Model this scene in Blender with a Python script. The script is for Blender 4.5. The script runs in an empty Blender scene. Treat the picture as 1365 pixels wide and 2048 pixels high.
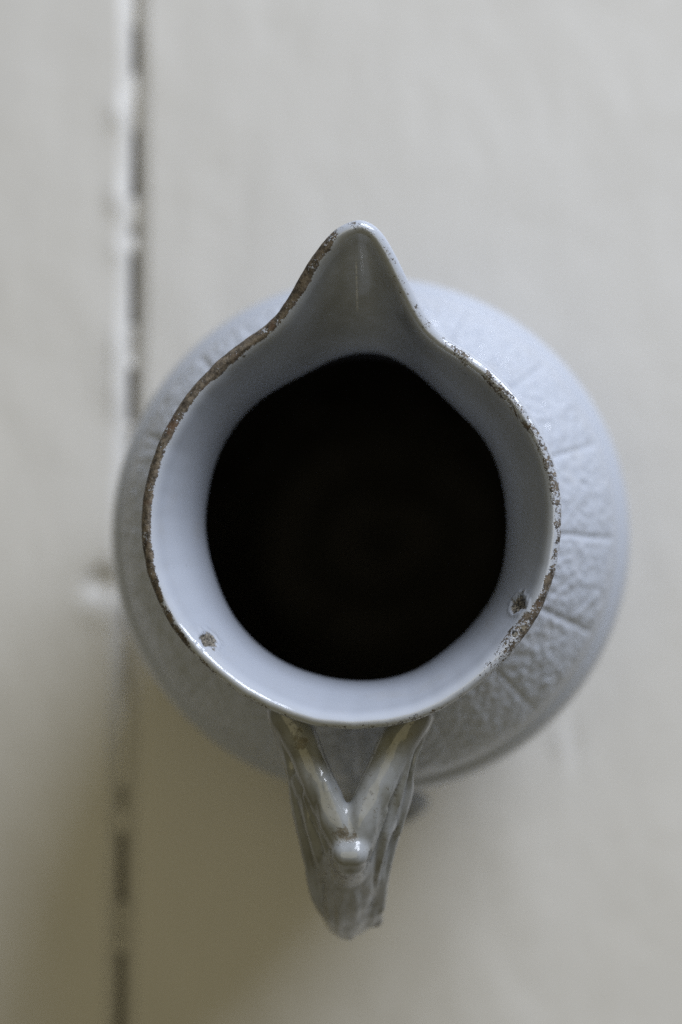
import bpy, math
import numpy as np
from mathutils import Matrix, Vector

rng = np.random.default_rng(7)
scn = bpy.context.scene
C = scn.collection

# ------------------------------------------------------------------ camera
# measured on the photograph (1365 x 2048 pixels); the lens is a 50 mm on a crop sensor
W, H = 1365.0, 2048.0
LENS, SENS = 50.0, 22.3
F = LENS / SENS * H                       # focal length in photo pixels
RIM_Z = 0.200
NADIR = np.array([939.0, 1241.0])         # where verticals converge
RIM_C = np.array([702.5, 1038.0])         # middle of the mouth
CAM_H = 0.516                             # camera above the rim

n = np.array([NADIR[0] - W / 2, -(NADIR[1] - H / 2), -F]); n /= np.linalg.norm(n)
q = Vector((0, 0, -1)).rotation_difference(Vector(n))
Rwc = np.array(q.to_matrix())             # world -> camera axes
ray0 = Rwc.T @ np.array([RIM_C[0] - W / 2, -(RIM_C[1] - H / 2), -F])
CAM = np.array([0, 0, RIM_Z]) - ray0 * (CAM_H / abs(ray0[2]))

cam_d = bpy.data.cameras.new('camera')
cam = bpy.data.objects.new('camera', cam_d)
C.objects.link(cam)
cam_d.sensor_fit = 'VERTICAL'
cam_d.sensor_height = SENS
cam_d.lens = LENS
cam_d.clip_start = 0.01
cam_d.clip_end = 50
M4 = Matrix([list(r) for r in Rwc.T]).to_4x4()
M4.translation = Vector(CAM)
cam.matrix_world = M4
cam_d.dof.use_dof = True
cam_d.dof.focus_distance = CAM_H - 0.001
cam_d.dof.aperture_fstop = 3.2
cam_d.dof.aperture_blades = 7
scn.camera = cam
scn.cycles.use_denoising = False


def unproj(px, py, z):
    """photo pixel -> world point at height z"""
    px = np.asarray(px, float); py = np.asarray(py, float); z = np.asarray(z, float) + px * 0
    d = np.stack([px - W / 2, -(py - H / 2), px * 0 - F], -1) @ Rwc
    t = (z - CAM[2]) / d[..., 2]
    return CAM + d * t[..., None]


# ------------------------------------------------------------------ light
world = bpy.data.worlds.new('World'); scn.world = world
world.use_nodes = True
bg = world.node_tree.nodes['Background']
bg.inputs[0].default_value = (1.0, 0.90, 0.72, 1)
bg.inputs[1].default_value = 0.05

AZ, EL, DIST = math.radians(59), math.radians(30), 1.7


def window_pane(name, side, power):
    """one pane of the window that lights the table, on the far right of the room"""
    L = bpy.data.lights.new(name, 'AREA'); L.shape = 'RECTANGLE'
    L.size, L.size_y = 0.44, 0.95
    L.energy = power
    L.color = (0.84, 0.89, 1.0)
    o = bpy.data.objects.new(name, L); C.objects.link(o)
    d = Vector((math.cos(AZ) * math.cos(EL), math.sin(AZ) * math.cos(EL), math.sin(EL)))
    right = Vector((-math.sin(AZ), math.cos(AZ), 0))
    o.location = d * DIST + right * side * 0.25 + Vector((0, 0, 0.1))
    o.rotation_euler = (-d).to_track_quat('-Z', 'Y').to_euler()
    return o


window_pane('window_light', -1, 20.3)
window_pane('window_light', 1, 20.3)

# unseen warm fill added overhead to lighten the shadow on the table
LL = bpy.data.lights.new('overhead_fill', 'AREA'); LL.shape = 'DISK'; LL.size = 1.8
LL.energy = 8.3; LL.color = (1.0, 0.875, 0.50)
ceil = bpy.data.objects.new('overhead_fill', LL); C.objects.link(ceil)
ceil.location = (-0.08, -0.12, 2.0)
ceil.rotation_euler = (-Vector(ceil.location)).to_track_quat('-Z', 'Y').to_euler()

vs = scn.view_settings
vs.view_transform = 'Standard'; vs.look = 'None'; vs.exposure = 0; vs.gamma = 1
vs.use_curve_mapping = False


# ------------------------------------------------------------------ helpers
def link_mesh(name, V, Fq, mat, parent=None, normals=None, attrs=None):
    me = bpy.data.meshes.new(name)
    V = np.asarray(V, np.float32); Fq = np.asarray(Fq, np.int32)
    nf, k = Fq.shape
    me.vertices.add(len(V)); me.vertices.foreach_set('co', V.ravel())
    me.loops.add(nf * k); me.loops.foreach_set('vertex_index', Fq.ravel())
    me.polygons.add(nf)
    me.polygons.foreach_set('loop_start', np.arange(0, nf * k, k, dtype=np.int32))
    me.polygons.foreach_set('use_smooth', np.ones(nf, bool))
    me.update(calc_edges=True); me.validate()
    if attrs:
        for an, a in attrs.items():
            at = me.attributes.new(an, 'FLOAT', 'POINT')
            at.data.foreach_set('value', np.asarray(a, np.float32))
    if normals is not None:
        me.normals_split_custom_set_from_vertices([tuple(x) for x in np.asarray(normals, float)])
    me.materials.append(mat)
    o = bpy.data.objects.new(name, me); C.objects.link(o)
    if parent: o.parent = parent
    return o


def vnormals(V, Fq):
    N = np.zeros_like(V)
    a = V[Fq[:, 2]] - V[Fq[:, 0]]; b = V[Fq[:, 3]] - V[Fq[:, 1]]
    f = np.cross(a, b)
    for k in range(4): np.add.at(N, Fq[:, k], f)
    return N / (np.linalg.norm(N, axis=1, keepdims=True) + 1e-20)


def split_link(V, Fq, N, lab, names, mats, parent, attrs):
    """cut one continuous surface into named parts that keep its normals"""
    out = []
    for k, nm in enumerate(names):
        f = Fq[lab == k]
        if len(f) == 0: continue
        used = np.unique(f); inv = np.full(len(V), -1, np.int64); inv[used] = np.arange(len(used))
        out.append(link_mesh(nm, V[used], inv[f], mats[k], parent, N[used],
                             {a: v[used] for a, v in attrs.items()}))
    return out


def vnoise(P, scale, seed=0, octaves=3):
    """value noise on points P (n,3)"""
    r = np.random.default_rng(seed); T = r.random((32, 32, 32))
    out = np.zeros(len(P)); amp = 1.0; tot = 0
    for o in range(octaves):
        x = P * scale * 2 ** o + 17.3 * o
        i = np.floor(x).astype(int); f = x - i; f = f * f * (3 - 2 * f)
        acc = 0
        for dx in (0, 1):
            for dy in (0, 1):
                for dz in (0, 1):
                    w = (f[:, 0] if dx else 1 - f[:, 0]) * (f[:, 1] if dy else 1 - f[:, 1]) * (f[:, 2] if dz else 1 - f[:, 2])
                    acc = acc + w * T[(i[:, 0] + dx) % 32, (i[:, 1] + dy) % 32, (i[:, 2] + dz) % 32]
        out += acc * amp; tot += amp; amp *= 0.5
    return out / tot


def sstep(a, b, x):
    t = np.clip((x - a) / (b - a), 0, 1); return t * t * (3 - 2 * t)


class NT:
    def __init__(s, name):
        s.m = bpy.data.materials.new(name); s.m.use_nodes = True
        s.t = s.m.node_tree; s.p = s.t.nodes['Principled BSDF']

    def n(s, typ, **kw):
        nd = s.t.nodes.new(typ)
        for k, v in kw.items():
            if k in nd.inputs: nd.inputs[k].default_value = v
            else: setattr(nd, k, v)
        return nd

    def l(s, a, b): s.t.links.new(a, b)

    def attr(s, name): return s.n('ShaderNodeAttribute', attribute_name=name).outputs['Fac']

    def math(s, op, a, b=None, c=None, clamp=False):
        nd = s.n('ShaderNodeMath', operation=op, use_clamp=clamp)
        for i, v in enumerate((a, b, c)):
            if v is None: continue
            if isinstance(v, (int, float)): nd.inputs[i].default_value = v
            else: s.l(v, nd.inputs[i])
        return nd.outputs[0]

    def mix(s, fac, a, b):
        nd = s.n('ShaderNodeMix', data_type='RGBA')
        for i, v in ((0, fac), (6, a), (7, b)):
            if isinstance(v, tuple): nd.inputs[i].default_value = (*v, 1)
            elif isinstance(v, (int, float)): nd.inputs[i].default_value = v
            else: s.l(v, nd.inputs[i])
        return nd.outputs[2]

    def noise(s, scale, detail=4, rough=0.55, vec=None):
        nd = s.n('ShaderNodeTexNoise', Scale=scale, Detail=detail, Roughness=rough)
        s.l(vec if vec else s.obj(), nd.inputs['Vector'])
        return nd.outputs['Fac']

    def obj(s):
        if not hasattr(s, '_o'): s._o = s.n('ShaderNodeTexCoord').outputs['Object']
        return s._o

    def scaled(s, sx, sy, sz):
        nd = s.n('ShaderNodeMapping'); nd.inputs['Scale'].default_value = (sx, sy, sz)
        s.l(s.obj(), nd.inputs[0]); return nd.outputs[0]

    def ramp(s, x, a, b):
        nd = s.n('ShaderNodeMapRange', interpolation_type='SMOOTHSTEP')
        nd.inputs[1].default_value = a; nd.inputs[2].default_value = b
        s.l(x, nd.inputs[0]); return nd.outputs[0]


# ------------------------------------------------------------------ materials
def glaze_material():
    g = NT('old_white_glaze')
    tint = g.noise(38, 3)
    base = g.mix(tint, (0.415, 0.455, 0.53), (0.485, 0.52, 0.59))
    # faint tea-coloured crazing and dirt in the glaze
    dirt = g.ramp(g.noise(90, 6, 0.65), 0.52, 0.80)
    base = g.mix(g.math('MULTIPLY', dirt, 0.22), base, (0.40, 0.37, 0.30))
    # pinholes in the glaze
    vo = g.n('ShaderNodeTexVoronoi', Scale=230.0); g.l(g.obj(), vo.inputs['Vector'])
    rnd = g.n('ShaderNodeSeparateColor'); g.l(vo.outputs['Color'], rnd.inputs[0])
    dot = g.math('MULTIPLY', g.math('LESS_THAN', vo.outputs['Distance'], g.math('MULTIPLY', rnd.outputs[1], 0.11)),
                 g.math('GREATER_THAN', rnd.outputs[0], 0.90))
    base = g.mix(g.math('MULTIPLY', dot, 0.85), base, (0.05, 0.05, 0.05))
    # brown tea stain
    st = g.attr('stain')
    stn = g.ramp(g.math('ADD', st, g.math('MULTIPLY', g.math('SUBTRACT', g.noise(700, 5, 0.75), 0.5), 2.6)), 0.45, 0.85)
    scol = g.mix(g.noise(300, 3), (0.055, 0.030, 0.016), (0.15, 0.095, 0.06))
    base = g.mix(g.math('MULTIPLY', stn, 0.85), base, scol)
    # yellow-brown film (greasy old dirt, and the spout's shade put in the colour)
    fl = g.attr('film_shade')
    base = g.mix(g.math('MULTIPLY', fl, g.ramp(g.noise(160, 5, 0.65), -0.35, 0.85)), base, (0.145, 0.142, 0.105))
    # worn rim: glaze gone, biscuit full of dirt
    w = g.attr('wear')
    fine = g.noise(1900, 4, 0.7)
    mid = g.noise(330, 4, 0.6)
    wv = g.math('ADD', w, g.math('ADD', g.math('MULTIPLY', g.math('SUBTRACT', fine, 0.5), 1.5),
                                 g.math('MULTIPLY', g.math('SUBTRACT', mid, 0.5), 1.2)))
    wm = g.ramp(wv, 0.46, 0.60)
    wc = g.mix(g.ramp(g.noise(700, 5, 0.7), 0.34, 0.68), (0.032, 0.026, 0.020), (0.18, 0.15, 0.115))
    wc = g.mix(g.ramp(g.noise(210, 3, 0.6), 0.55, 0.75), wc, (0.11, 0.07, 0.045))
    wc = g.mix(g.ramp(g.noise(850, 3, 0.6, g.scaled(1.1, 1.3, 0.9)), 0.68, 0.76), wc, (0.36, 0.33, 0.29))
    base = g.mix(wm, base, wc)
    base = g.mix(g.math('MULTIPLY', g.attr('painted_glint'), g.ramp(g.noise(900, 3), .3, .6)), base, (0.74, 0.74, 0.70))  # pale reflection line painted into the spout's colour
    # blackened chips
    ch = g.attr('chip')
    cm = g.ramp(g.math('ADD', ch, g.math('MULTIPLY', g.math('SUBTRACT', g.noise(1500, 4, 0.7), 0.5), 2.2)), 0.42, 0.80)
    cc = g.mix(g.ramp(g.noise(1900, 3), 0.38, 0.62), (0.02, 0.018, 0.015), (0.27, 0.245, 0.20))
    base = g.mix(cm, base, cc)
    g.l(base, g.p.inputs['Base Color'])
    rough = g.math('ADD', 0.05, g.math('MULTIPLY', g.noise(60, 4), 0.12))
    dull = g.math('MAXIMUM', g.math('MAXIMUM', wm, cm), g.math('MULTIPLY', stn, 0.6))
    rough = g.math('ADD', rough, g.math('MULTIPLY', dull, 0.5))
    g.l(rough, g.p.inputs['Roughness'])
    g.p.inputs['IOR'].default_value = 1.5
    hgt = g.math('SUBTRACT', g.math('MULTIPLY', g.noise(55, 3), 0.35), g.math('MULTIPLY', dull, g.math('MULTIPLY', fine, 0.55)))
    b = g.n('ShaderNodeBump', Strength=0.5, Distance=0.0006)
    g.l(hgt, b.inputs['Height']); g.l(b.outputs[0], g.p.inputs['Normal'])
    return g.m


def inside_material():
    g = NT('dark_inside')  # near-black base colour with faint rings
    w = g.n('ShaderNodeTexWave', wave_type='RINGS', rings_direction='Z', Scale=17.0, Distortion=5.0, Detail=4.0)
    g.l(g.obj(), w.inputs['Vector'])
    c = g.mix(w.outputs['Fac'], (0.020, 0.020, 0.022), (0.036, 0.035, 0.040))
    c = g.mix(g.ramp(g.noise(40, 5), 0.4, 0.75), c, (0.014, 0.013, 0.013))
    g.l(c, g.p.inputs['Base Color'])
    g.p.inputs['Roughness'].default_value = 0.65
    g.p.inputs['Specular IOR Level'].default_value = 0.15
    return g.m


def paint_material():
    g = NT('old_white_board_paint')
    brush = g.noise(1.0, 5, 0.6, g.scaled(150, 6, 20))
    blot = g.noise(14, 5, 0.6)
    base = g.mix(blot, (0.565, 0.56, 0.545), (0.62, 0.615, 0.60))
    base = g.mix(g.math('MULTIPLY', g.ramp(brush, 0.35, 0.75), 0.05), base, (0.50, 0.48, 0.43))
    sm = g.ramp(g.noise(30, 6, 0.7), 0.58, 0.80)
    base = g.mix(g.math('MULTIPLY', sm, 0.22), base, (0.36, 0.34, 0.29))
    d = g.attr('dirt')
    dn = g.ramp(g.math('ADD', d, g.math('MULTIPLY', g.math('SUBTRACT', g.noise(140, 5), 0.5), 0.7)), 0.35, 0.75)
    base = g.mix(g.math('MULTIPLY', dn, 0.9), base, (0.060, 0.050, 0.034))
    g.l(base, g.p.inputs['Base Color'])
    g.p.inputs['Roughness'].default_value = 0.42
    b = g.n('ShaderNodeBump', Strength=0.35, Distance=0.001)
    g.l(g.math('ADD', g.math('MULTIPLY', brush, .35), g.math('MULTIPLY', blot, 2.0)), b.inputs['Height']); g.l(b.outputs[0], g.p.inputs['Normal'])
    return g.m


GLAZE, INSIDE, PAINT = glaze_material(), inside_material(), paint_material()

# ------------------------------------------------------------------ the table: painted boards
top = bpy.data.objects.new('tabletop', None); C.objects.link(top)
top['kind'] = 'structure'
THICK = 0.024
SEAM = [(268, 0), (270, 250), (268, 480), (266, 620), (262, 830), (252, 1200), (246, 1420), (243, 1700), (240, 2048)]
sp = unproj([p[0] for p in SEAM], [p[1] for p in SEAM], 0.0)
so = np.argsort(sp[:, 1])


def seam_x(y):
    ys, xs = sp[so, 1], sp[so, 0]
    slope = (xs[-1] - xs[0]) / (ys[-1] - ys[0])
    v = np.interp(y, ys, xs)
    return np.where(y < ys[0], xs[0] + (y - ys[0]) * slope, np.where(y > ys[-1], xs[-1] + (y - ys[-1]) * slope, v))


def wob(y, seed, a):
    r = np.random.default_rng(seed); o = 0
    for k in range(7): o = o + math.pow(0.75, k) * np.sin(y * (18 + 34 * k) + r.random() * 6.28)
    return a * o / 3


# lumps of paint and dents: (px, py, radius x mm, radius y mm, height mm)
LUMPS = [(236, 232, 3.2, 5.5, 0.9), (236, 400, 3.6, 6.0, 1.2), (234, 505, 2.4, 4.0, .5), (232, 700, 2.6, 8.0, .7), (232, 790, 2.6, 7.0, .7),
         (203, 1168, 5.2, 4.6, -3.0), (208, 1226, 7, 5, .7),
         (1150, 1492, 2.2, 7.5, -0.7), (1122, 1484, 3.0, 7.0, 0.7)]


def plank(name, xl, xr, ys, dense, seed):
    """a board between edges xl(y) and xr(y): crowned, dented, edges rolled down with old paint"""
    e = np.concatenate([np.linspace(0, 0.012, 26 if dense else 8), np.linspace(0.012, 0.5, 120 if dense else 16)[1:]])
    # u = distance based: left rolled edge, middle, right rolled edge
    u = np.concatenate([[0, 0, 0], e[e < 0.012], np.linspace(0.012, 0.988, 170 if dense else 20), 1 - e[e < 0.012][::-1], [1, 1, 1]])
    nu, nv = len(u), len(ys)
    L, R_ = xl(ys), xr(ys)
    wdt = (R_ - L)
    ew = 0.0045
    # edge zone given in metres
    uu = np.repeat(u[None], nv, 0)
    X = np.empty((nv, nu)); Z = np.zeros((nv, nu))
    kL = 3 + (e < 0.012).sum()
    zone = np.linspace(0, 1, kL - 3)
    for j in range(nv):
        x = np.empty(nu)
        x[:3] = 0; x[3:kL] = zone * ew * 1.6
        x[-3:] = wdt[j]; x[-kL:-3] = wdt[j] - (zone * ew * 1.6)[::-1]
        x[kL:-kL] = np.linspace(ew * 1.6, wdt[j] - ew * 1.6, nu - 2 * kL + 2)[1:-1] if nu - 2 * kL > 0 else 0
        X[j] = x + L[j]
    Y = np.repeat(ys[:, None], nu, 1)
    dl = X - L[:, None]; dr = R_[:, None] - X
    edge = lambda d: -0.0021 * np.clip(1 - d / ew, 0, 1) ** 1.5
    Z = edge(dl) + edge(dr)
    P = np.stack([X.ravel(), Y.ravel(), 0 * X.ravel()], 1)
    if dense:
        Z += ((vnoise(P * [1, .6, 1] + 5, 60, seed, 3) - .5) * 0.0010).reshape(nv, nu)
        Z += ((vnoise(P + 5, 14, seed + 1, 2) - .5) * 0.0012).reshape(nv, nu)
        for (px, py, rx, ry, hh) in LUMPS:
            c = unproj(px, py, 0.0)
            Z += hh * 1e-3 * np.exp(-((X - c[0]) / (rx * 1e-3)) ** 2 - ((Y - c[1]) / (ry * 1e-3)) ** 2)
    Z[:, 0] = -THICK; Z[:, 1] = -THICK * .5; Z[:, 2] = Z[:, 3] - 0.0002
    Z[:, -1] = -THICK; Z[:, -2] = -THICK * .5; Z[:, -3] = Z[:, -4] - 0.0002
    V = np.stack([X, Y, Z], -1).reshape(-1, 3)
    idx = np.arange(nv * nu).reshape(nv, nu)
    Fq = np.stack([idx[:-1, :-1], idx[:-1, 1:], idx[1:, 1:], idx[1:, :-1]], -1).reshape(-1, 4)
    dirt = np.zeros((nv, nu)); dirt[:, :3] = .5; dirt[:, -3:] = .5
    if dense:
        c = unproj(199, 1158, 0.0)
        dirt += 0.40 * np.exp(-(((X - c[0]) / .003) ** 2 + ((Y - c[1]) / .003) ** 2))
        c = unproj(1155, 1500, 0.0)
        dirt += 0.35 * np.exp(-(((X - c[0]) / .0022) ** 2 + ((Y - c[1]) / .008) ** 2))
    o = link_mesh(name, V, Fq, PAINT, top, None, {'dirt': np.clip(dirt, 0, 1).ravel()})
    return o


GAP = 0.0027
ysd = np.concatenate([np.linspace(-0.75, -0.2, 30)[:-1], np.linspace(-0.2, 0.2, 330), np.linspace(0.2, 0.75, 30)[1:]])
ysc = np.linspace(-0.75, 0.75, 60)
BW = 0.205
lo = lambda y: seam_x(y) - GAP / 2 + wob(y, 1, .0003)
ro = lambda y: seam_x(y) + GAP / 2 + wob(y, 2, .0004)
plank('plank', lambda y: seam_x(y) - BW + GAP / 2, lo, ysd, True, 11)
plank('plank', ro, lambda y: seam_x(y) + BW + .03 - GAP / 2, ysd, True, 23)
for k in (1, 2):
    plank('plank', lambda y, k=k: seam_x(y) - BW * (k + 1) + GAP / 2, lambda y, k=k: seam_x(y) - BW * k - GAP / 2, ysc, False, 30 + k)
    plank('plank', lambda y, k=k: seam_x(y) + .03 + BW * k + GAP / 2, lambda y, k=k: seam_x(y) + .03 + BW * (k + 1) - GAP / 2, ysc, False, 40 + k)

# old paint and dirt that half fills the open joint between the two boards in view
DEEP = [(45, 150, .75), (255, 395, .8), (445, 480, .6), (505, 650, 1.0), (650, 730, .45), (735, 850, .8), (850, 1280, .5), (1300, 1430, .45),
        (1570, 1625, .6), (1670, 1810, 1.0), (1810, 1900, .5), (1910, 2100, .95)]
ysf = np.linspace(-0.3, 0.3, 700)
pyv = np.interp(ysf, sp[so, 1], np.array([p[1] for p in SEAM], float)[so])
depth = 0.30 + wob(ysf * 2.2, 8, .22)
for a, b, d in DEEP:
    depth = np.maximum(depth, d * sstep(a - 12, a + 14, pyv) * (1 - sstep(b - 20, b + 14, pyv)))
us = np.linspace(-1, 1, 7)
Xf = seam_x(ysf)[:, None] + us[None] * (GAP / 2 + 0.0008)
Zf = -0.0014 - 0.0050 * depth[:, None] - 0.0006 * (1 - us[None] ** 2) + wob(ysf, 5, .0003)[:, None]
Vf = np.stack([Xf, np.repeat(ysf[:, None], 7, 1), Zf], -1).reshape(-1, 3)
idx = np.arange(len(ysf) * 7).reshape(-1, 7)
Ff = np.stack([idx[:-1, :-1], idx[:-1, 1:], idx[1:, 1:], idx[1:, :-1]], -1).reshape(-1, 4)
link_mesh('joint_filler', Vf, Ff, PAINT, top, None, {'dirt': np.repeat((depth * 1.0)[:, None], 7, 1).ravel()})

# ------------------------------------------------------------------ the pitcher
jug = bpy.data.objects.new('pitcher', None); C.objects.link(jug)
jug['label'] = 'old white glazed ceramic pitcher with worn rim standing on the painted boards'
jug['category'] = 'pitcher'

RIM_PX = np.array([(715, 434.6), (687.5, 444), (664, 458.6), (640.7, 485), (617, 517), (596.7, 552), (576, 590), (554, 623), (529, 648), (497, 669),
    (464, 693.6), (434, 717), (411, 742), (387.5, 765), (358, 804), (335, 843), (314, 882), (297, 931), (284.5, 984), (279, 1033.5), (280, 1075),
    (282.5, 1099.5), (292, 1149), (315, 1208), (341, 1256), (381, 1307), (430, 1353), (480, 1391), (525, 1416), (578.5, 1439), (631, 1455), (705, 1461.6),
    (779, 1455.6), (832, 1443), (880, 1423), (932, 1391), (975, 1357), (1015, 1318), (1057.7, 1265), (1081, 1228.6), (1100.6, 1182.4), (1115, 1136),
    (1124, 1075), (1126, 1011.6), (1120, 955.5), (1104, 899.5), (1081, 851), (1048, 801), (1015, 764), (982, 732), (932, 696), (897, 675), (870, 652),
    (851, 625), (834, 593), (816.5, 557), (799, 520), (784, 491), (769.6, 467.4), (752, 448), (731.5, 437)], float)
NECK_PX = np.array([(749, 703), (705, 705), (661, 719), (602, 751.6), (537, 785), (493, 822.5), (458, 866.5), (437, 907.5), (420, 960), (411, 1019),
    (409, 1050), (417, 1109), (440, 1182), (466.5, 1234.6), (506, 1281), (552, 1317), (600, 1340), (660, 1357), (715, 1363), (770, 1360), (820, 1346), (850, 1331), (883, 1306),
    (926, 1271), (959, 1232), (988.5, 1189), (1005, 1143), (1012, 1100), (1015, 1044.6), (1008, 978.6), (992, 919), (962, 866.5), (909, 816), (851.6, 760.4), (807.7, 724), (778, 710.6)], float)


def resample(P, Mn, sig):
    """closed smooth curve through traced points, Mn points of equal spacing"""
    Pc = np.vstack([P, P[:1]]); s = np.r_[0, np.cumsum(np.linalg.norm(np.diff(Pc, axis=0), axis=1))]
    L = s[-1]; t = np.linspace(0, L, 4096, endpoint=False)
    Q = np.stack([np.interp(t, s, Pc[:, k]) for k in (0, 1)], 1)
    f = np.fft.fftfreq(4096, L / 4096); g = np.exp(-2 * (math.pi * f * sig) ** 2)
    Q = np.stack([np.fft.ifft(np.fft.fft(Q[:, k]) * g).real for k in (0, 1)], 1)
    Qc = np.vstack([Q, Q[:1]]); s = np.r_[0, np.cumsum(np.linalg.norm(np.diff(Qc, axis=0), axis=1))]
    t = np.linspace(0, s[-1], Mn, endpoint=False)
    return np.stack([np.interp(t, s, Qc[:, k]) for k in (0, 1)], 1)


MN = 960
rim_px = resample(RIM_PX, MN, 9)
ang_px = np.arctan2(-(rim_px[:, 1] - RIM_C[1]), rim_px[:, 0] - RIM_C[0])
dang = np.angle(np.exp(1j * (ang_px - math.radians(89))))
rim_z = RIM_Z + 0.010 * np.exp(-(dang / math.radians(17)) ** 2) + 0.0015 * np.exp(-((np.abs(dang) - math.pi) / .5) ** 2)
RIM = unproj(rim_px[:, 0], rim_px[:, 1], rim_z)                 # outer edge of the lip
tan = np.roll(RIM, -1, 0) - np.roll(RIM, 1, 0); tan[:, 2] = 0
tan /= np.linalg.norm(tan, axis=1, keepdims=True)
nrm = np.stack([tan[:, 1], -tan[:, 0], 0 * tan[:, 0]], 1)
if (nrm * RIM)[:, :2].sum() < 0: nrm = -nrm                     # outward
k = np.exp(-0.5 * (np.arange(-30, 31) / 9.0) ** 2); k /= k.sum()
nrm = np.stack([np.convolve(np.r_[nrm[-30:, a], nrm[:, a], nrm[:30, a]], k, 'valid') for a in range(3)], 1)
nrm /= np.linalg.norm(nrm, axis=1, keepdims=True)
TH = np.arctan2(RIM[:, 1], RIM[:, 0])

NECK_Z = 0.166
neck_px = resample(NECK_PX, 1024, 22)
NK = unproj(neck_px[:, 0], neck_px[:, 1], NECK_Z)
nth = np.arctan2(NK[:, 1], NK[:, 0]); o_ = np.argsort(nth)
nr = np.hypot(NK[:, 0], NK[:, 1])[o_]; nt_ = nth[o_]
RNECK = np.interp(TH, np.r_[nt_ - 2 * math.pi, nt_, nt_ + 2 * math.pi], np.r_[nr, nr, nr])
CS = np.stack([np.cos(TH), np.sin(TH)], 1)


def pchip_path(pts, step):
    """dense samples along a smooth path through profile points"""
    p = np.array(pts, float); n_ = len(p); out = []
    for i in range(n_ - 1):
        p0 = p[max(i - 1, 0)]; p1 = p[i]; p2 = p[i + 1]; p3 = p[min(i + 2, n_ - 1)]
        d1 = np.linalg.norm(p1 - p0) ** .5 + 1e-9; d2 = np.linalg.norm(p2 - p1) ** .5 + 1e-9; d3 = np.linalg.norm(p3 - p2) ** .5 + 1e-9
        m1 = (p2 - p0) / (d1 + d2) * d2 if i > 0 else p2 - p1
        m2 = (p3 - p1) / (d2 + d3) * d2 if i < n_ - 2 else p2 - p1
        kk = max(2, int(np.linalg.norm(p2 - p1) / step))
        t = np.linspace(0, 1, kk, endpoint=False)[:, None]
        out.append((2 * t ** 3 - 3 * t ** 2 + 1) * p1 + (t ** 3 - 2 * t ** 2 + t) * m1 + (-2 * t ** 3 + 3 * t ** 2) * p2 + (t ** 3 - t ** 2) * m2)
    out.append(p[-1:]); return np.vstack(out)


rings, zone, qlip, prof_r = [], [], [], []       # zone: 0 foot 1 body 2 neck(outside) 3 lip 4 inner wall 5 inside
WALL = 0.0042
NECK_OUT = 0.0408
OUT = [(0.0, 0.0026), (0.030, 0.0024), (0.0415, 0.0022), (0.0435, 0.0), (0.0462, 0.0), (0.0478, 0.0025), (0.0470, 0.0065), (0.0480, 0.012), (0.0545, 0.028),
       (0.0640, 0.058), (0.0690, 0.084), (0.0698, 0.097), (0.0690, 0.1065), (0.0672, 0.1120), (0.0655, 0.1140), (0.0645, 0.1165), (0.0632, 0.1205), (0.0600, 0.1265), (0.0545, 0.1345), (0.0485, 0.1430), (0.0440, 0.1525), (NECK_OUT, 0.1640)]
po = pchip_path(OUT, 0.0005)
pn = np.gradient(po, axis=0); pn /= np.linalg.norm(pn, axis=1, keepdims=True); pn = np.stack([pn[:, 1], -pn[:, 0]], 1)
NPAN = 16
panel = (TH - math.radians(-1.5)) / (2 * math.pi) * NPAN
pu = panel - np.floor(panel)                      # 0..1 inside one leaf panel
pid = np.floor(panel)
for i in range(len(po)):
    r, z = po[i]
    b = sstep(0.136, 0.164, z)                    # 1 = follows the neck's own outline
    rr = r * (1 - b) + b * (RNECK + WALL) * (r / NECK_OUT)
    # moulded leaf panels on the shoulder
    msk = sstep(0.0405, 0.046, r) * (1 - sstep(0.0625, 0.0640, r)) if z > 0.11 else 0.75 * sstep(0.03, 0.05, z) * (1 - sstep(0.092, 0.1, z))
    h = 0
    if msk > 0:
        du = np.minimum(pu, 1 - pu) * (2 * math.pi / NPAN) * r             # metres to the joint between panels
        gv = -0.0010 * np.exp(-(du / 0.0006) ** 2)
        t = (0.0635 - r) / 0.018 if z > 0.11 else (z - 0.04) / 0.03
        c = np.abs(pu - 0.5) * 2
        P = np.stack([np.cos(TH) * r, np.sin(TH) * r, 0 * TH + z], 1)
        w1 = vnoise(P, 160, 3, 2) - .5
        veins = np.sin((t * 5.0 - c * 1.9 + w1 * 1.5) * 2 * math.pi)       # herringbone veins off the midrib
        rib = np.exp(-((pu - .5) / .05) ** 2)
        pk = np.abs(vnoise(P, 680, 9, 2) - .5) * 2
        h = gv + 0.00022 * veins * (1 - rib) * (1 - c ** 4) + 0.00030 * rib + 0.0014 * (pk - .3) + 0.0004 * (1 - c ** 2)
        h = h * msk * .6
    X = np.stack([CS[:, 0] * (rr + h * pn[i, 0]), CS[:, 1] * (rr + h * pn[i, 0]), z + h * pn[i, 1] + 0 * TH], 1)
    rings.append(X); zone.append(0 if z < 0.009 and r < 0.0485 else (1 if z < 0.148 else 2)); qlip.append(-1); prof_r.append(r)

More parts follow.
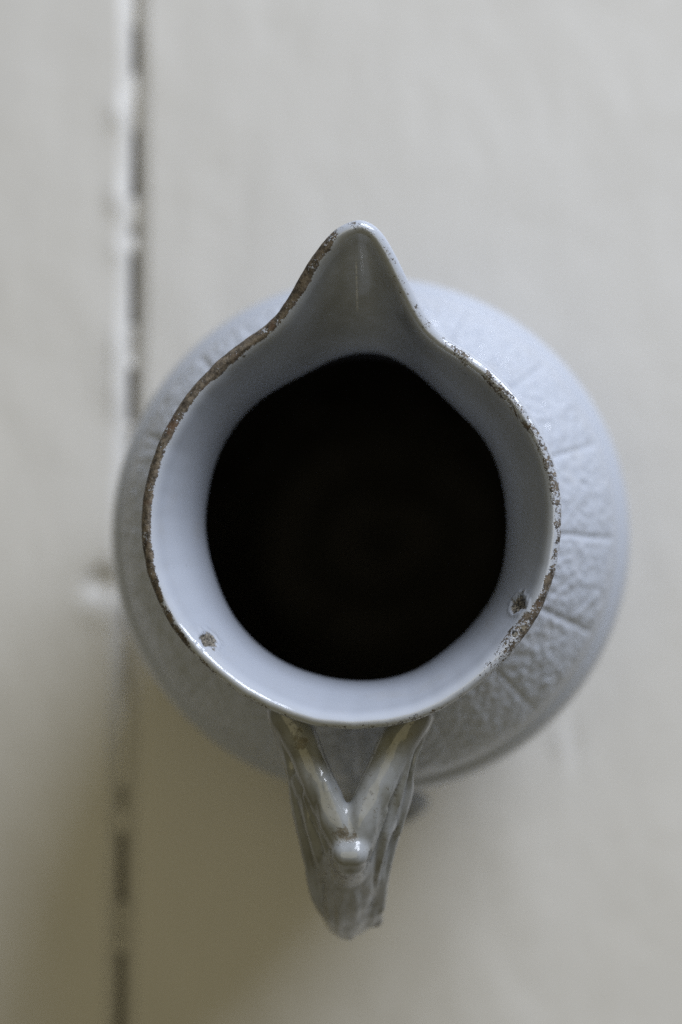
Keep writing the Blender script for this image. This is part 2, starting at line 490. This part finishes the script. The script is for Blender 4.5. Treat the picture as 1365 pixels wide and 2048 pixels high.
LIPW = 0.0040
NKO = np.stack([CS[:, 0] * (RNECK + WALL), CS[:, 1] * (RNECK + WALL), 0 * TH + 0.1640], 1)
LO = RIM - np.array([0, 0, 0.0026])              # outside, just under the lip
for t in np.linspace(0, 1, 46)[1:-1]:            # outer flare
    f = 0.30 * t + 0.70 * t ** 2.3
    X = NKO + (LO - NKO) * f; X[:, 2] = NKO[:, 2] + (LO[:, 2] - NKO[:, 2]) * t
    X[:, :2] -= nrm[:, :2] * 0.0006 * math.exp(-((t - .93) / .05) ** 2)   # small groove under the rolled lip
    rings.append(X); zone.append(2); qlip.append(-1 + t * .98); prof_r.append(0)
NL = 26
IN_DROP = 0.0030
for j in range(NL + 1):                          # rolled lip
    a = j / NL * math.pi
    off = -LIPW / 2 + LIPW / 2 * math.cos(a)
    ca = math.sin(a) ** .85
    zz = (-0.0026 + 0.0026 * ca) if a < math.pi / 2 else (-IN_DROP + IN_DROP * ca)
    X = RIM + nrm * off; X[:, 2] = rim_z + zz
    rings.append(X); zone.append(3); qlip.append(j / NL); prof_r.append(0)
INR = RIM - nrm * LIPW; INR[:, 2] = rim_z - IN_DROP
NKI = np.stack([CS[:, 0] * RNECK, CS[:, 1] * RNECK, 0 * TH + NECK_Z], 1)
glint_line = np.exp(-((np.angle(np.exp(1j * (TH - math.radians(89.3)))) / .0042)) ** 2)
for t in np.linspace(1, 0, 120)[1:]:             # inner flare from lip down to the neck
    f = 0.10 * t + 0.90 * t ** 1.75
    X = NKI + (INR - NKI) * f; X[:, 2] = NKI[:, 2] + (INR[:, 2] - NKI[:, 2]) * t
    rings.append(X); zone.append(4); qlip.append(1 + (1 - t)); prof_r.append(0)
PIN = [(0.0367, 0.1660), (0.0370, 0.1625), (0.0385, 0.1550), (0.0420, 0.1465), (0.0490, 0.1365), (0.0550, 0.1270), (0.0590, 0.1180), (0.0625, 0.1070), (0.0642, 0.0960), (0.0638, 0.0840),
       (0.0590, 0.0600), (0.0495, 0.0300), (0.0430, 0.0170), (0.0360, 0.0115), (0.0200, 0.0090), (0.0001, 0.0085)]
pi_ = pchip_path(PIN, 0.0016)
for i in range(1, len(pi_)):
    r, z = pi_[i]
    b = sstep(0.140, 0.166, z)
    rr = r + b * (RNECK - 0.0367) + (0.0003 * math.sin(z * 900) if 0.02 < z < .15 else 0)
    rings.append(np.stack([CS[:, 0] * rr, CS[:, 1] * rr, 0 * TH + z], 1)); zone.append(5); qlip.append(3); prof_r.append(0)

G = np.stack(rings, 0)                           # ring, around, xyz
zone = np.array(zone); qlip = np.array(qlip)
jn = int(np.where(zone == 3)[0][-1])             # soften the meeting of lip and inner wall, and of lip and outside
jo = int(np.where(zone == 3)[0][0])
for c0, hw, it in ((jn, 12, 90), (jo, 4, 6)):
    sl = slice(c0 - hw, c0 + hw + 1)
    wt = (1 - (np.abs(np.arange(-hw, hw + 1)) / (hw + 1)) ** 2)[:, None, None]
    for _ in range(it):
        G[sl] += wt * .5 * ((G[c0 - hw - 1:c0 + hw] + G[c0 - hw + 1:c0 + hw + 2]) / 2 - G[sl])
NR = len(G)
# chips: dents in the inner wall of the mouth
CHIPS = [(418, 1281, 0.0021, 0.0022), (1038, 1209, 0.0022, 0.0026)]
SPOTS = [(1048, 1182, .0009), (1026, 1199, .0007), (408, 1266, .0005), (1030, 1267, .0011), (1046, 1256, .0012), (490, 712, .0006),
         (374, 1131, .0003), (428, 1300, .0008), (1020, 1190, .0005)]


def project(P):
    d = (P - CAM) @ Rwc.T
    return np.stack([W / 2 + d[..., 0] / -d[..., 2] * F, H / 2 - d[..., 1] / -d[..., 2] * F], -1)


wallm = (zone == 3) | (zone == 4)
wi = np.where(wallm)[0]
PX = project(G[wi])
chip = np.zeros((NR, MN)); Gn = G.copy()


def wall_point(px, py):
    d = np.hypot(PX[..., 0] - px, PX[..., 1] - py); a, b_ = np.unravel_index(d.argmin(), d.shape)
    return G[wi[a], b_]


for (px, py, r1, r2) in CHIPS:
    c = wall_point(px, py)
    d = np.linalg.norm((G[wi] - c) * [1, 1, .42], axis=-1)
    nz = vnoise(G[wi].reshape(-1, 3), 900, 4, 2).reshape(d.shape) - .5
    dd = d / r1 + nz * .7
    chip[wi] = np.maximum(chip[wi], 1.25 * (1 - sstep(.55, 1.25, dd)))
    out = c * [1, 1, 0]; out /= np.linalg.norm(out)
    pit = (1 - sstep(.2, 1.0, dd)) * 0.0009 - np.exp(-((dd - 1.25) / .25) ** 2) * .00018
    Gn[wi] += pit[..., None] * (out * .9 - np.array([0, 0, .45]))
for (px, py, r1) in SPOTS:
    c = wall_point(px, py); d = np.linalg.norm(G[wi] - c, axis=-1)
    chip[wi] = np.maximum(chip[wi], .75 * (1 - sstep(.5, 1.3, d / r1)))

# wear of the rim, by direction round the mouth (degrees) -> strength, outer and inner limit across the lip
deg = (np.degrees(TH) + 360) % 360
KW = [(0, .42, .10, .55), (12, .52, .20, .60), (25, .47, .3, .75), (40, .44, .35, .85), (55, .38, .3, .8), (68, .33, .2, .7), (80, .34, .3, .8), (86, .25, .2, .8), (92, .34, .1, .5), (95.5, .9, -.1, .62),
      (102, .98, -.1, .66), (112, .86, -.1, .60), (122, .95, -.1, .66), (131, 1.0, -.1, .82), (138, .95, -.1, .70), (150, .92, -.1, .68), (165, .95, -.1, .67),
      (180, .97, -.1, .68), (195, .95, -.1, .62), (207, .88, -.1, .54), (220, .70, -.1, .44), (235, .52, -.1, .36), (255, .34, 0, .3), (272, .36, 0, .4), (290, .42, 0, .4), (305, .34, .0, .4),
      (318, .42, .1, .8), (325, .56, .1, .95), (333, .70, .05, .58), (340, .62, .05, .5), (348, .60, .05, .45), (356, .60, .0, .40)]
KW = np.array(KW)
kd = np.r_[KW[:, 0] - 360, KW[:, 0], KW[:, 0] + 360]
ks, k0, k1 = [np.interp(deg, kd, np.tile(KW[:, c], 3)) for c in (1, 2, 3)]
ks = np.where((deg > 94) & (deg < 240), ks - .14, np.where(deg < 60, ks + .06, ks))
k1 = np.where((deg > 128) & (deg < 240), k1 - .07, k1) + .10 * (vnoise(RIM, 260, 61, 2) - .5)
Q = qlip[:, None]
band = sstep(k0[None] - .10, k0[None] + .06, Q) * (1 - sstep(k1[None] - .10, k1[None] + .12, Q))
wear = np.where(((Q > -.25) & (Q < 1.5)), band * ks[None], 0)
# film: yellowish dirt below the inner edge of the lip on the right and in the spout, plus painted shade there
fd = np.interp(deg, [0, 10, 25, 45, 58, 70, 88, 100, 120, 140, 330, 350, 360], [.35, .35, .6, .7, .55, .75, .7, .55, .35, .1, 0, .1, .35])
film_shade = np.where(Q >= .55, fd[None] * sstep(.45, .75, Q) * (1 - sstep(1.10, 1.55, Q)), 0) * .75
spout_shade = np.exp(-(np.angle(np.exp(1j * (TH - math.radians(92)))) / .42) ** 2)  # shade of the spout's inner wall, laid on as olive colour
film_shade = np.maximum(film_shade, np.where(zone[:, None] == 4, .62 * spout_shade[None] * (1 - sstep(1.55, 2.0, Q)), 0))
film_shade = np.maximum(film_shade, np.where((Q < -.02) & (zone[:, None] == 2), .25 * sstep(-.5, -.1, Q), 0))
stain = np.zeros((NR, MN))
c = unproj(372, 760, 0.13)
stain = np.maximum(stain, .5 * (1 - sstep(.0, .006, np.linalg.norm(Gn - c, axis=-1))))

# the wear eats into the lip a little
rough = (vnoise(Gn[wi].reshape(-1, 3), 420, 12, 3).reshape(len(wi), MN) - .35)
Gn[wi] -= (np.clip(wear[wi], 0, 1) * np.clip(rough, -.1, 1) * 0.0006)[..., None] * (nrm[None] * .5 + np.array([0, 0, .5]))

painted_glint = np.where(zone[:, None] == 4, .8 * glint_line[None] * sstep(1.08, 1.16, Q) * (1 - sstep(1.42, 1.5, Q)), 0)
V = Gn.reshape(-1, 3)
idx = np.arange(NR * MN).reshape(NR, MN)
nx = np.roll(idx, -1, 1)
A = (np.roll(RIM, -1, 0) - RIM); ccw = (RIM[:, 0] * A[:, 1] - RIM[:, 1] * A[:, 0]).sum() > 0
qd = [idx[:-1], nx[:-1], nx[1:], idx[1:]]
if not ccw: qd = qd[::-1]
Fq = np.stack(qd, -1).reshape(-1, 4)
N = vnormals(V, Fq)
fz = np.repeat(zone[:-1][:, None], MN, 1)
dsp = np.abs(np.angle(np.exp(1j * (TH - math.radians(89)))))
inspout = (dsp < math.radians(33))[None] & np.ones((NR - 1, 1), bool)
lab = fz.copy()
lab[(fz == 4) & inspout] = 6
lab[(fz == 2) & inspout & (qlip[:-1, None] > -1)] = 6
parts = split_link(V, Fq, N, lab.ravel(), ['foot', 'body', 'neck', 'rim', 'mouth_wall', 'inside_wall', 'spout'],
                   [GLAZE] * 5 + [INSIDE, GLAZE], jug, {'wear': wear.ravel(), 'chip': chip.ravel(), 'film_shade': film_shade.ravel(), 'stain': stain.ravel(), 'painted_glint': painted_glint.ravel()})
for o in parts:
    if o.name.startswith('rim'): o['label'] = 'worn rim with brown dirt where the glaze is gone'
    if o.name.startswith('inside_wall'): o['label'] = 'dark inside below the neck'

# ------------------------------------------------------------------ handle: two branches that join, a thumb rest, a grip
def S(px, py, z, r): p = unproj(px, py, z); return (p[0], p[1], p[2], r)


mm = 1e-3
branch_l = [[S(574, 1428, .188, 4.6 * mm), S(606, 1490, .1885, 4.1 * mm), S(640, 1570, .1895, 3.9 * mm), S(672, 1640, .190, 4.0 * mm), S(694, 1690, .188, 4.2 * mm)],
            [S(556, 1424, .183, 2.6 * mm), S(592, 1530, .182, 2.6 * mm), S(606, 1620, .179, 2.6 * mm), S(630, 1720, .172, 2.8 * mm), S(642, 1785, .164, 2.8 * mm), S(664, 1822, .155, 2.6 * mm)],
            [S(604, 1560, .185, 2.5 * mm), S(632, 1650, .1835, 2.6 * mm), S(655, 1730, .176, 2.8 * mm), S(664, 1800, .160, 3 * mm)],
            [S(660, 1580, .186, 2.2 * mm), S(684, 1640, .188, 2.2 * mm), S(694, 1680, .188, 2.4 * mm)],
            [S(572, 1450, .182, 3.4 * mm), S(608, 1540, .182, 3.6 * mm), S(640, 1640, .181, 3.8 * mm)]]
branch_r = [[S(826, 1430, .188, 4.6 * mm), S(792, 1490, .1885, 4.2 * mm), S(760, 1560, .1895, 4.1 * mm), S(728, 1630, .190, 4.1 * mm), S(708, 1690, .188, 4.2 * mm)],
            [S(850, 1424, .184, 2.2 * mm), S(812, 1516, .183, 2.2 * mm), S(804, 1576, .181, 2.6 * mm), S(778, 1670, .175, 2.6 * mm), S(760, 1740, .170, 2.6 * mm), S(752, 1806, .158, 2.6 * mm)],
            [S(796, 1500, .186, 2.0 * mm), S(784, 1590, .185, 2.4 * mm), S(756, 1670, .1815, 2.6 * mm), S(738, 1740, .174, 2.8 * mm), S(730, 1800, .160, 2.8 * mm)],
            [S(836, 1440, .182, 3.2 * mm), S(796, 1530, .182, 3.4 * mm), S(764, 1640, .181, 3.8 * mm)]]
thumb = [[S(689, 1707, .1918, 3.1 * mm), S(711, 1707, .1918, 3.1 * mm)], [S(700, 1716, .1885, 4.2 * mm), S(698, 1738, .181, 4.0 * mm)]]
grip = [[S(697, 1690, .182, 6.0 * mm), S(696, 1740, .174, 6.2 * mm), S(693, 1795, .162, 6.2 * mm), S(692, 1828, .149, 5.6 * mm), S(694, 1820, .130, 5.4 * mm), S(706, 1770, .104, 5.6 * mm), S(728, 1690, .080, 6.0 * mm), S(745, 1600, .070, 6.8 * mm)],
        [S(656, 1800, .161, 3.0 * mm), S(674, 1832, .153, 2.8 * mm), S(688, 1848, .142, 2.6 * mm)],
        [S(738, 1800, .160, 3.0 * mm), S(726, 1834, .152, 2.8 * mm), S(708, 1852, .143, 2.6 * mm)],
        [S(700, 1770, .170, 2.2 * mm), S(690, 1830, .160, 2.2 * mm), S(690, 1860, .148, 2.2 * mm)],
        [S(746, 1815, .158, 2.2 * mm), S(752, 1840, .150, 1.8 * mm)],
        # leafy end spreading on the belly
        [S(745, 1620, .072, 6.0 * mm), S(806, 1616, .066, 4.4 * mm), S(836, 1606, .060, 3.2 * mm)],
        [S(740, 1620, .072, 6.0 * mm), S(690, 1600, .062, 4.0 * mm)]]
# thin moulded veins
fine_s = [[S(548, 1424, .185, 1.0 * mm), S(574, 1500, .1845, 1.0 * mm), S(590, 1590, .183, 1.0 * mm), S(604, 1660, .179, 1.0 * mm), S(622, 1740, .172, 1.0 * mm), S(632, 1800, .164, 1 * mm)],
          [S(612, 1590, .189, .9 * mm), S(636, 1650, .188, .9 * mm), S(658, 1710, .183, .9 * mm), S(668, 1770, .172, .9 * mm)],
          [S(648, 1560, .1925, .9 * mm), S(674, 1622, .193, .9 * mm), S(690, 1664, .1925, .9 * mm)],
          [S(664, 1575, .190, .9 * mm), S(686, 1632, .191, .9 * mm), S(694, 1660, .1915, .9 * mm)],
          [S(830, 1466, .1885, .9 * mm), S(814, 1530, .1885, .9 * mm), S(797, 1600, .1865, .9 * mm), S(772, 1680, .182, .9 * mm), S(752, 1750, .175, .9 * mm), S(744, 1800, .162, .9 * mm)],
          [S(866, 1428, .186, .9 * mm), S(838, 1490, .186, .9 * mm), S(823, 1540, .185, .9 * mm), S(818, 1580, .182, .9 * mm), S(796, 1665, .177, .9 * mm)],
          [S(770, 1620, .1895, .9 * mm), S(748, 1680, .1875, .9 * mm), S(732, 1730, .181, .9 * mm), S(722, 1790, .170, .9 * mm)],
          [S(680, 1745, .182, .9 * mm), S(676, 1790, .1735, 1.1 * mm), S(682, 1845, .160, 1.1 * mm), S(686, 1870, .150, 1.1 * mm)],
          [S(712, 1745, .182, .9 * mm), S(712, 1790, .1735, 1.1 * mm), S(702, 1845, .160, 1.1 * mm), S(700, 1872, .150, 1.1 * mm)]]
allp = branch_l + branch_r + thumb + grip
pts = np.array([p for s in allp for p in s])
st_ = 0.00055
lo3 = pts[:, :3].min(0) - .011; hi3 = pts[:, :3].max(0) + .011
dims = np.ceil((hi3 - lo3) / st_).astype(int)
ax = [lo3[k] + np.arange(dims[k]) * st_ for k in range(3)]


def strand_field(Fd, strand, kk):
    """one strand = plain union of tapered capsules; strands are blended smoothly with each other"""
    q_ = np.array(strand); m = q_[:, 3].max() + 0.005
    l0 = np.maximum(0, ((q_[:, :3].min(0) - m - lo3) / st_).astype(int)); h0 = np.minimum(dims, ((q_[:, :3].max(0) + m - lo3) / st_ + 1).astype(int))
    sl = tuple(slice(l0[c_], h0[c_]) for c_ in range(3))
    D = np.full([h0[c_] - l0[c_] for c_ in range(3)], 0.01)
    for a, b in zip(strand[:-1], strand[1:]):
        a3, b3 = np.array(a[:3]), np.array(b[:3]); ra, rb = a[3], b[3]
        m1 = max(ra, rb) + 0.005
        la = np.maximum(0, ((np.minimum(a3, b3) - m1 - lo3) / st_).astype(int) - l0); ha = np.minimum(h0 - l0, ((np.maximum(a3, b3) + m1 - lo3) / st_ + 1).astype(int) - l0)
        s2 = tuple(slice(la[c_], ha[c_]) for c_ in range(3))
        x = ax[0][sl[0]][s2[0]][:, None, None]; y = ax[1][sl[1]][s2[1]][None, :, None]; z = ax[2][sl[2]][s2[2]][None, None, :]
        ab = b3 - a3
        t = np.clip(((x - a3[0]) * ab[0] + (y - a3[1]) * ab[1] + (z - a3[2]) * ab[2]) / (ab @ ab), 0, 1)
        d = np.sqrt((x - a3[0] - t * ab[0]) ** 2 + (y - a3[1] - t * ab[1]) ** 2 + (z - a3[2] - t * ab[2]) ** 2) - (ra + (rb - ra) * t)
        D[s2] = np.minimum(D[s2], d)
    f = Fd[sl]
    hh = np.clip(.5 + .5 * (f - D) / kk, 0, 1)
    Fd[sl] = f * (1 - hh) + D * hh - kk * hh * (1 - hh)


FD = np.full(dims, 0.01)


def dense_strand(s):
    q_ = pchip_path(s, 0.0015); return [tuple(x) for x in q_]


for s in allp: strand_field(FD, dense_strand(s), 0.0012)
for s in fine_s: strand_field(FD, dense_strand([(a[0], a[1], a[2] + .0003, a[3]) for a in s]), 0.0006)
# keep the handle out of the pitcher's hollow
xx = ax[0][:, None, None]; yy = ax[1][None, :, None]; zz = ax[2][None, None, :]
rad = np.hypot(xx, yy)
in_prof_z = np.array([0.0, .06, .098, .12, .135, .15, .164, .185, .197, .22]); in_prof_r = np.array([.05, .062, .0672, .0605, .0525, .0425, .0385, .0415, .0455, .0465])
FD = np.maximum(FD, np.interp(zz, in_prof_z, in_prof_r) - rad)


def surface_nets(Fd):
    sgn = Fd < 0
    nx_, ny_, nz_ = Fd.shape
    cs = np.zeros((nx_ - 1, ny_ - 1, nz_ - 1), int)
    for dx in (0, 1):
        for dy in (0, 1):
            for dz in (0, 1): cs += sgn[dx:nx_ - 1 + dx, dy:ny_ - 1 + dy, dz:nz_ - 1 + dz]
    ci = np.argwhere((cs > 0) & (cs < 8))
    vid = np.full(cs.shape, -1, np.int64); vid[tuple(ci.T)] = np.arange(len(ci))
    acc = np.zeros((len(ci), 3)); cnt = np.zeros(len(ci))
    cor = [(a, b, c_) for a in (0, 1) for b in (0, 1) for c_ in (0, 1)]
    for a in cor:
        for k_ in range(3):
            if a[k_]: continue
            b = list(a); b[k_] = 1
            fa = Fd[ci[:, 0] + a[0], ci[:, 1] + a[1], ci[:, 2] + a[2]]; fb = Fd[ci[:, 0] + b[0], ci[:, 1] + b[1], ci[:, 2] + b[2]]
            m = (fa < 0) != (fb < 0)
            t = np.where(m, fa / np.where(m, fa - fb, 1), 0)
            p = np.array(a, float)[None] + t[:, None] * (np.array(b) - np.array(a))[None]
            acc += np.where(m[:, None], p, 0); cnt += m
    Vv = ci + acc / cnt[:, None]
    faces = []
    for k_ in range(3):
        u_, v_ = (k_ + 1) % 3, (k_ + 2) % 3
        sl0 = [slice(None)] * 3; sl1 = [slice(None)] * 3
        sl0[k_] = slice(0, -1); sl1[k_] = slice(1, None)
        ch_ = sgn[tuple(sl0)] != sgn[tuple(sl1)]
        e_ = np.argwhere(ch_)
        e_ = e_[(e_[:, u_] > 0) & (e_[:, v_] > 0) & (e_[:, u_] < Fd.shape[u_] - 1) & (e_[:, v_] < Fd.shape[v_] - 1)]
        ins = sgn[tuple(e_.T)]
        qs = []
        for du_, dv_ in ((0, 0), (-1, 0), (-1, -1), (0, -1)):
            g = e_.copy(); g[:, u_] += du_; g[:, v_] += dv_; qs.append(vid[tuple(g.T)])
        qf = np.stack(qs, 1); qf[~ins] = qf[~ins][:, ::-1]
        faces.append(qf)
    return Vv, np.vstack(faces)


HV, HF = surface_nets(FD)
HV = lo3 + HV * st_
HN = vnormals(HV, HF)
# fine moulded ribs along the branches and a lumpy hand-finished surface
rib = vnoise(HV * [1, .22, .35], 620, 21, 2) - .5
lump = vnoise(HV, 190, 22, 2) - .5
hq = project(HV)
lat = (hq[:, 0] - 697) / np.interp(hq[:, 1], [1430, 1550, 1650, 1740, 1800, 1880], [160, 122, 104, 84, 76, 52])
lines = np.cos(2 * math.pi * (np.abs(lat) * 3.6 + .2 + (vnoise(HV, 70, 41, 2) - .5) * .45)) * sstep(1520, 1640, hq[:, 1]) * sstep(.42, .58, np.abs(lat))
tip = sstep(1742, 1775, hq[:, 1]) * np.cos(2 * math.pi * (np.abs(lat) * 2.4 - (hq[:, 1] - 1750) / 160 + (vnoise(HV, 70, 42, 2) - .5) * .5))
low = sstep(.135, .15, HV[:, 2])
HV = HV + HN * (rib * 0.0004 + lump * 0.0004 + (lines * .00034 + tip * .00042) * low * sstep(.15, .6, HN[:, 2]))[:, None]
for _ in range(2):                                # light relax
    s_ = np.zeros_like(HV); cn = np.zeros(len(HV))
    for k_ in range(4):
        np.add.at(s_, HF[:, k_], HV[HF[:, (k_ + 1) % 4]] + HV[HF[:, (k_ + 3) % 4]]); np.add.at(cn, HF[:, k_], 2)
    HV = HV * .5 + .5 * s_ / cn[:, None]
HN = vnormals(HV, HF)
# stains
hs = np.zeros(len(HV))
for (px, py, z, r_, a_) in [(600, 1484, .192, .0028, .8), (596, 1466, .192, .0026, .6), (620, 1552, .192, .002, .5), (684, 1668, .193, .0034, .85), (700, 1668, .193, .0028, .7), (694, 1736, .187, .0050, .66),
                            (712, 1732, .187, .004, .58), (790, 1650, .178, .003, .5), (640, 1800, .160, .006, .45), (735, 1790, .165, .006, .45), (570, 1440, .190, .004, .55), (820, 1470, .190, .004, .45), (752, 1842, .151, .004, .75), (628, 1600, .19, .003, .45), (765, 1520, .194, .003, .45), (650, 1700, .183, .003, .5), (700, 1460, .19, .004, .4)]:
    c = unproj(px, py, z); hs = np.maximum(hs, a_ * (1 - sstep(.2, 1.25, np.linalg.norm(HV - c, axis=1) / r_)))
lowf = sstep(-.1, .45, -HN[:, 2] * 0 + vnoise(HV, 120, 33, 3) - .35)
hfilm = np.clip(.62 + .30 * lowf, 0, 1)
hs = np.maximum(hs, .17 + .14 * vnoise(HV, 150, 51, 2))
hpx = project(HV)
ctr = HV[HF].mean(1); cpx = project(ctr)
tz = np.linalg.norm(ctr - unproj(699, 1712, .186), axis=1)
hl = np.where(ctr[:, 2] < .1725, 3, np.where(tz < .0078, 2, np.where(cpx[:, 0] < 699, 0, 1)))
hl = np.where((hl < 2) & (cpx[:, 1] > 1725), 3, hl)
handle = bpy.data.objects.new('handle', None); C.objects.link(handle); handle.parent = jug
att = {'wear': np.zeros(len(HV)), 'chip': np.zeros(len(HV)), 'film_shade': hfilm, 'stain': hs}
split_link(HV, HF, HN, hl, ['branch', 'branch', 'thumb_rest', 'grip'], [GLAZE] * 4, handle, att)
